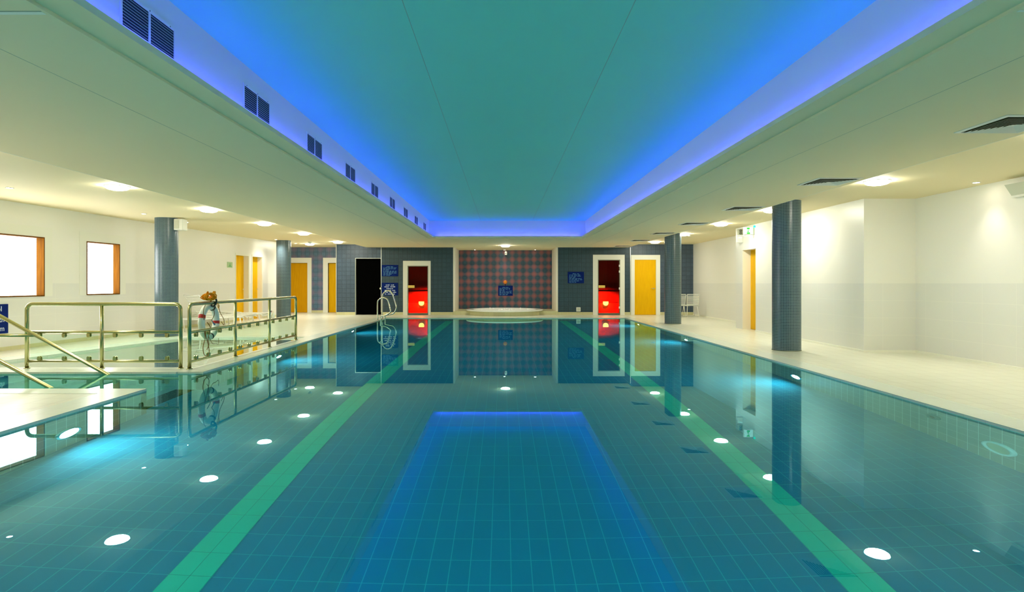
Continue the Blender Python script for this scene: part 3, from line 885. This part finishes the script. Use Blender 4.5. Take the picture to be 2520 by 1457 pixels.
b.tube(spline([(.06, -.13, -.22), (.05, .0, -.33), (.05, .12, -.345), (.05, .2, -.36), (.05, .2, -.27)], 8), .004, 6)
b.build('grab_rope', 'rope_brown', lb)
b = MB(); b.tube(spline([(.06, -.04, .02), (.065, .0, -.02), (.07, .03, -.05)], 6), [.006] * 6 + [.010] * 4 + [.016] * 3, 8); b.build('rope_end', 'rope_blue', lb)

cr = thing('coiled_rope', 'orange coiled throw rope resting on top of the railing above the lifebuoy', 'rope', (-4.37, 8.94, .94))
b = MB()
for k in range(14):
    ph = random.uniform(0, 6.28); a_ = .135 + random.uniform(-.02, .025); h_ = .055 + random.uniform(-.012, .018)
    cz = .035 + random.uniform(-.004, .02); cx_ = random.uniform(-.03, .03); cy_ = random.uniform(-.025, .02)
    pts = [(cx_ + .035 * math.sin(2*PI*j/16 + ph), cy_ + a_ * math.cos(2*PI*j/16), max(.008, cz + h_ * math.sin(2*PI*j/16) * .8 + .02)) for j in range(16)]
    b.tube(spline(pts, 3, True), .0065, 7, closed=True)
b.build('coil', 'rope_orange', cr)
b = MB()
for yy in (-.09, .09, .13):
    b.tube(spline([(0.01, yy - .03, .01), (.02, yy - .03, .10), (.02, yy + .01, .135), (.01, yy + .04, .10), (0, yy + .05, .01)], 6), .008, 7)
b.build('loops', 'rope_orange', cr)
b = MB(); b.tube(spline([(.0, .15, .06), (.035, .155, 0), (.03, .13, -.06), (-.02, .14, -.09), (-.045, .15, -.02), (-.03, .15, .04)], 6, True), .014, 8, closed=True)
b.build('tie', 'strap_black', cr)
b = MB()
b.tube(spline([(.03, .17, -.03), (.03, .2, -.09), (.03, .24, -.12), (.03, .25, -.08), (.03, .2, -.04)], 6), .005, 6)
b.build('loose_end', 'rope_orange', cr)
hr = thing('hanging_rope', 'thin yellow rope looping down from middle rail beside the lifebuoy', 'rope', (-4.35, 8.80, .50))
b = MB()
b.tube(spline([(.03, -.1, 0), (.03, -.08, -.1), (.03, -.14, -.22), (.03, -.11, -.33), (.03, -.02, -.36), (.03, .04, -.30), (.03, .0, -.18), (.03, -.06, -.06), (.03, -.07, .01)], 8), .005, 6)
b.tube(spline([(.03, .05, .0), (.03, .01, -.12), (.03, .03, -.2), (.03, -.03, -.27)], 8), .005, 6)
b.build('loop', 'rope_brown', hr)

# ------------------------------------------------------------------ pool ladder
ld = thing('pool_ladder', 'chrome pool ladder with looped grab rails at far left pool corner', 'ladder', (-4.05, 19.65, 0))
for (yy, xo, H, W_) in ((-.15, -.02, .73, .40), (.42, .02, .95, .44)):
    pts = [(xo, yy, 0.0), (xo, yy, H * .75), (xo + .06, yy, H * .93), (xo + .2, yy, H), (xo + .33, yy, H * .9), (xo + W_, yy, H * .55), (xo + W_ + .02, yy, H * .38),
           (xo + W_ - .06, yy, .2), (xo + .24, yy, .155), (xo + .12, yy, .13), (xo + .09, yy, .02), (xo + .09, yy, -.9)]
    b = MB(); b.tube(spline(pts, 6), .021, 12); gr_ = b.build('grab_rail', 'chrome', ld)
    b = MB(); b.lathe([(.05, .003), (.05, .012), (.024, .018)], c=(xo, yy, 0), seg=20); b.build('flange', 'chrome', gr_)
for z in (-.25, -.5, -.75):
    b = MB(); b.box(.05, .15, -.15, .42, z - .015, z + .015); b.build('tread', 'chrome', ld)

# ------------------------------------------------------------------ hot tub
ht = thing('hot_tub', 'round white-rimmed hot tub in mosaic alcove at pool end', 'hot tub', (.06, 23.12, 0))
b = MB(); b.lathe([(1.36, 0.0), (1.36, .15)], seg=96, uvr=2 * PI * 1.36); b.build('tub_wall', 'skirting_tile', ht)
b = MB(); b.lathe([(1.36, .15), (1.45, .15), (1.47, .165), (1.47, .19), (1.44, .205), (1.25, .205), (1.2, .185), (1.18, .12)], seg=96); b.build('rim', 'white_acrylic', ht)
b = MB(); b.lathe([(0, .188), (1.2, .188)], seg=64); b.build('foaming_water', 'foam', ht)
b = MB()
for k in range(26):
    a = random.uniform(0, 2*PI); r = random.uniform(.2, 1.0); s = random.uniform(.02, .06)
    cx_, cy_ = r * math.cos(a), r * math.sin(a)
    b.lathe([(s, .185), (s * .8, .185 + s * .5), (0, .185 + s * .9)], c=(cx_, cy_, 0), seg=10)
b.build('bubbles', 'foam', ht)

# ------------------------------------------------------------------ signs
def word_lines(parent, name, mat, x0, x1, z, h, words, y, center=False):
    b = MB()
    rnd = random.Random(int(abs(z) * 1000) + int(abs(x0) * 100))
    ws = [rnd.uniform(.5, 1.6) for _ in range(words)]
    tot = sum(ws) + .35 * (words - 1); sc_ = (x1 - x0) / tot; x = x0
    for wd in ws:
        # each word a row of small letter strokes
        n = max(2, int(wd * 4)); lw = wd * sc_ / n
        for k in range(n):
            hh = h * rnd.choice((.7, .7, 1, .85))
            b.box(x + k * lw, x + k * lw + lw * .72, y - .001, y, z, z + hh)
        x += (wd + .35) * sc_
    b.build(name, mat, parent)
def notice(name, label, x0, x1, z0, z1, y, rows, mat, center=False, wfrac=None):
    cx = (x0 + x1) / 2
    t = thing(name, label, 'sign', (cx, y, z0), 0, None)
    W_, H = (x1 - x0) / 2, z1 - z0
    b = MB(); b.box(-W_, W_, -.012, 0, 0, H); b.build('panel', 'sign_blue', t)
    n = len(rows); top_ = H - .05
    for i, (fr, wd) in enumerate(rows):
        z = top_ - (i + .5) * (top_ - .02) / n
        hh = (top_ - .02) / n * .5
        if center: a, c = -W_ * fr, W_ * fr
        else: a, c = -W_ * .82, -W_ * .82 + 2 * W_ * .85 * fr
        if i == 0: a, c = -W_ * .4, W_ * .4
        if center and i == 0: a, c = -W_ * fr, W_ * fr
        word_lines(t, 'text_line', mat, a, c, z - hh / 2, hh, wd, -.012)
    return t
K = 22.77 / 1480
notice('notice_board', 'upper dark blue notice right of the black doorway', -4.59, -3.97, 1.2 + 17 * K, 1.2 + 45 * K, YB - .002,
       [(.4, 2), (.95, 5), (.9, 5), (.4, 2), (.95, 5), (.97, 6), (.95, 5), (.6, 3), (.5, 2)], 'sign_letter_blue')
notice('notice_board', 'lower dark blue notice with bold white lines behind the pool ladder', -4.59, -3.97, 1.2 - 30 * K, 1.2 + 1 * K, YB - .002,
       [(.52, 2), (.66, 2), (.42, 1), (.66, 3), (.78, 3), (.62, 3)], 'sign_white', center=True)
notice('notice_board', 'dark blue notice on wall left of the right sauna door', 2.45, 3.06, 1.2 + 0 * K, 1.2 + 28 * K, YB - .002,
       [(.4, 2), (.8, 4), (.85, 4), (.45, 2), (.9, 5), (.95, 5), (.7, 4), (.5, 3)], 'sign_letter_blue')
K2 = 24.74 / 1480
notice('notice_board', 'blue notice in the alcove above the hot tub', -.2, .4, 1.2 - 31 * K2, 1.2 - 6 * K2, 24.738,
       [(.4, 2), (.85, 5), (.85, 4), (.4, 2), (1, 4), (.95, 4), (1, 5), (.7, 3), (.65, 3)], 'sign_letter_blue')
t = thing('emergency_button', 'round orange button on alcove wall above the blue notice', 'button', (.09, 24.738, 1.245), 0)
b = MB(); b.lathe([(0, -.05), (.05, -.045), (.075, -.02), (.08, 0)], axis='Y', seg=24); b.build('dome', 'orange_plastic', t)
b = MB(); b.box(-.035, .035, -.06, -.045, -.02, .04); b.build('push_plate', 'rope_orange', t)
b = MB(); b.box(-.012, .012, -.01, 0, -.15, -.07); b.build('conduit', 'black', t)
t = thing('socket_box', 'small cream socket box low on wall left of right sauna door', 'socket', (2.85, YB - .002, .13), 0)
b = MB(); b.box(-.08, .08, -.05, 0, 0, .16); b.build('housing', 'white_plastic', t, bevel=.008)
b = MB(); b.box(-.055, .055, -.056, -.05, .03, .13); b.build('flap', 'pale_plastic', t)

t = thing('depth_sign', 'blue wall sign cut by left picture edge below the large window', 'sign', (lwx(10.6), 10.6, 0), -ang)
u0, u1 = lu(9.75), lu(10.74)
b = MB(); b.box(.001, .015, u0, u1, .31, .83); b.build('panel', 'sign_blue', t)
RW = (PI / 2, 0, PI / 2)
for s_, z in (('Pool', .705), ('Depth', .515), ('1.2m', .355)):
    text_mesh(s_, .13, 'sign_white', t, 'lettering', (.0165, u1 - (.125 if s_ == 'Pool' else .075), z), RW, 'RIGHT')
t = thing('safety_sign', 'small green pictogram sign on left wall beside the yellow doors', 'sign', (lwx(18.34), 18.34, 1.76), -ang)
b = MB(); b.box(.001, .012, -.15, .15, -.085, .085); b.build('panel', 'sign_green_pale', t)
b = MB(); b.box(.012, .014, -.10, .10, -.06, -.045); b.box(.012, .014, -.015, .015, -.045, .05); b.box(.012, .014, -.05, .05, -.03, -.01); b.build('pictogram', 'sign_green', t)

# exit sign and emergency units on the right wall
t = thing('exit_sign', 'glowing green and white exit sign on right wall above the wooden door', 'exit sign', (6.27, 15.0, 2.41), 0)
b = MB(); b.box(-.27, 0, -.02, .04, 0, .19); b.build('housing', 'white_plastic', t, bevel=.006)
b = MB(); b.box(-.265, -.05, -.026, -.02, .01, .18); b.build('face', 'exit_white', t)
b = MB()
b.box(-.2, -.13, -.029, -.026, .135, .172); b.box(-.2, -.12, -.029, -.026, .015, .05)
b.tube([(-.16, -.027, .13), (-.17, -.027, .085), (-.145, -.027, .05)], .008, 6); b.tube([(-.17, -.027, .085), (-.19, -.027, .055)], .008, 6)
b.tube([(-.145, -.027, .12), (-.125, -.027, .10)], .006, 6)
b.build('running_figure', 'exit_green', t)
b = MB(); b.lathe([(0, .03), (.022, .02), (.03, 0), (.02, -.02), (0, -.03)], c=(-.02, -.05, .2), seg=16); b.build('status_light', 'led_teal', t)
t = thing('emergency_light', 'twin emergency spot unit on right wall left of the exit sign', 'emergency light', (6.27, 15.75, 2.46), 0)
b = MB(); b.box(-.14, 0, -.03, .05, 0, .16); b.build('housing', 'pale_plastic', t, bevel=.006)
for z in (.045, .11):
    b = MB(); b.lathe([(0, -.07), (.035, -.065), (.03, -.03)], c=(-.07, 0, z), axis='Y', seg=16); b.build('lamp_head', 'dark_metal', t)
t = thing('alarm_box', 'plain white box on right wall beneath the emergency light', 'alarm box', (6.27, 15.75, 2.26), 0)
b = MB(); b.box(-.15, 0, -.04, .05, 0, .17); b.build('housing', 'white_plastic', t, bevel=.01)
b = MB(); b.box(-.12, -.03, -.046, -.04, .12, .14); b.build('indicator', 'exit_white', t)

# loudspeakers and sensors
t = thing('loudspeaker', 'boxy cream speaker fixed to top of near left column', 'speaker', (-7.37, 13.55, 2.39), 0)
b = MB(); b.box(0, .20, -.1, .12, 0, .25); b.build('cabinet', 'white_plastic', t, bevel=.015)
b = MB(); b.box(.02, .12, -.108, -.1, .03, .22); b.build('speaker_grille', 'pale_plastic', t)
b = MB(); b.box(-.03, .01, -.03, .05, .08, .16); b.build('bracket', 'dark_metal', t)
t = thing('loudspeaker', 'tilted grey speaker on right wall at picture edge', 'speaker', (7.17, 7.9, 2.42), 0)
b = MB()
b.faces([(0, -.5, .17), (0, .5, .17), (-.17, .5, .15), (-.17, -.5, .15), (0, -.5, .0), (0, .5, .0), (-.07, .5, .0), (-.07, -.5, .0)],
        [(0, 1, 2, 3), (7, 6, 5, 4), (3, 2, 6, 7), (0, 3, 7, 4), (1, 5, 6, 2), (0, 4, 5, 1)])
b.build('cabinet', 'pale_plastic', t)
b = MB(); b.box(-.072, 0, -.5, .5, -.03, 0); b.build('lower_lip', 'white_plastic', t)
t = thing('motion_sensor', 'small white sensor box hanging at centre of alcove ceiling', 'sensor', (.11, 24.6, ZM - .2), 0)
b = MB(); b.box(-.04, .05, -.05, .05, 0, .14); b.build('housing', 'white_plastic', t, bevel=.008)
b = MB(); b.lathe([(0, -.065), (.02, -.06), (.024, -.05)], c=(0, 0, .07), axis='Y', seg=16); b.build('lens', 'dark_metal', t)
b = MB(); b.tube([(0, 0, .14), (0, 0, .2)], .012, 8); b.build('stem', 'white_plastic', t)
t = thing('smoke_detector', 'small dome detector on ceiling above the far left corridor light', 'smoke detector', (-6.85, 21.35, ZO), 0)
b = MB(); b.lathe([(.07, 0), (.07, -.025), (.04, -.05), (0, -.05)], seg=24); b.build('housing', 'pale_plastic', t)
b = MB(); b.lathe([(.03, -.05), (.025, -.065), (0, -.068)], seg=16); b.build('sensor_head', 'dark_metal', t)

# ------------------------------------------------------------------ white slatted chairs
def slat_chair(loc, label):
    t = thing('slatted_chair', label, 'chair', loc, 0, 'white slatted chairs by the right wall')
    W_ = .205
    b = MB()
    b.tube(rounded([(-W_, -.22, .40), (-W_ - .01, -.30, .80), (W_ + .01, -.30, .80), (W_, -.22, .40)], .03), .012, 8); bf = b.build('back_frame', 'white_plastic', t)
    for k in range(7):
        z = .455 + k * .048
        b = MB(); b.box(-W_, W_, -.228 - (z - .4) * .2 - .006, -.228 - (z - .4) * .2 + .006, z - .014, z + .014); b.build('back_slat', 'white_plastic', bf)
    b = MB()
    for k in range(7):
        b.box(-W_, W_, -.20 + k * .065, -.155 + k * .065, .405, .42)
    b.build('seat', 'white_plastic', t)
    b = MB(); b.tube([(-W_, -.21, .395), (W_, -.21, .395), (W_, .24, .395), (-W_, .24, .395)], .013, 8, closed=True); b.build('seat_frame', 'white_plastic', t)
    for sx in (-1, 1):
        for y0, y1 in ((-.2, -.27), (.22, .26)):
            b = MB(); b.tube([(sx * (W_ - .03), y0, .39), (sx * (W_ + .01), y1, 0)], .012, 8); b.build('leg', 'white_plastic', t)
    return t
cp = slat_chair((6.74, 21.62, 0), 'white slatted chair against the far right wall corner')
dup(cp, (6.28, 21.66, 0), 'white slatted chair partly hidden by the right rear column')

# ------------------------------------------------------------------ sun loungers
def lounger(loc, label, back):
    t = thing('sun_lounger', label, 'sun lounger', loc, 0, 'white slatted sun loungers by the left wall')
    L_ = 1.45; W_ = .30; zb = .33; hinge = -.85
    b = MB()
    for s in (-1, 1): b.tube([(-L_, s * W_, zb), (-.06, s * W_, zb), (0, s * W_, zb - .05)], .018, 10)
    b.tube([(-L_, -W_, zb), (-L_, W_, zb)], .016, 8); b.tube([(-.03, -W_, zb - .02), (-.03, W_, zb - .02)], .018, 8)
    b.build('frame', 'white_plastic', t)
    b = MB()
    for k in range(11):
        x = hinge + .04 + k * .075
        b.box(x, x + .055, -W_, W_, zb + .012, zb + .026)
    b.build('seat_slats', 'white_plastic', t)
    b = MB(); dx, dz = math.cos(back), math.sin(back)
    for k in range(8):
        s0 = .05 + k * .08; s1 = s0 + .055
        p = [(hinge - dx * s0, zb + .02 + dz * s0), (hinge - dx * s1, zb + .02 + dz * s1)]
        nx, nz = dz * .012, dx * .012
        vs = []
        for yy in (-W_, W_):
            vs += [(p[0][0], yy, p[0][1]), (p[1][0], yy, p[1][1]), (p[1][0] + nx, yy, p[1][1] + nz), (p[0][0] + nx, yy, p[0][1] + nz)]
        b.faces(vs, [(0, 1, 2, 3), (7, 6, 5, 4), (0, 4, 5, 1), (1, 5, 6, 2), (2, 6, 7, 3), (3, 7, 4, 0)])
    b.build('backrest_slats', 'white_plastic', t)
    b = MB(); e = .70
    b.tube([(hinge, -W_ + .02, zb + .02), (hinge - dx * e, -W_ + .02, zb + .02 + dz * e), (hinge - dx * e, W_ - .02, zb + .02 + dz * e), (hinge, W_ - .02, zb + .02)], .014, 8)
    b.build('backrest_frame', 'white_plastic', t)
    for x in (-.12, -1.28):
        for s in (-1, 1):
            b = MB(); b.tube([(x, s * W_, zb), (x + .05, s * W_, 0)], .016, 8); b.build('leg', 'white_plastic', t)
    return t
l1 = lounger((-7.0, 15.75, 0), 'white sun lounger with raised slatted back seen through the lifebuoy', math.radians(53))
l1.rotation_euler = (0, 0, math.radians(63))
lf = lounger((-6.82, 16.35, 0), 'flat white sun lounger, the middle of the three by the left wall', math.radians(6))
dup(lf, (-6.72, 17.15, 0), 'flat white sun lounger farthest from the lifebuoy')

# spray bottles on the deck
def bottle(loc, label, head):
    t = thing('spray_bottle', label, 'bottle', loc, 0, 'bottles beside the far left column')
    b = MB(); b.lathe([(0, 0), (.045, 0), (.05, .02), (.05, .13), (.035, .17), (.016, .19), (.016, .21)], seg=20); b.build('body', 'bottle_clear', t)
    b = MB(); b.box(-.02, .02, -.03, .02, .21, .27); b.box(-.012, .012, -.07, -.03, .245, .27); b.box(-.006, .006, -.045, -.035, .19, .245)
    b.build('trigger_head', head, t)
bottle((-7.86, 20.35, 0), 'clear spray bottle with dark red trigger head', 'dark_red')
bottle((-7.76, 20.30, 0), 'clear spray bottle with pale head beside the column', 'white_plastic')
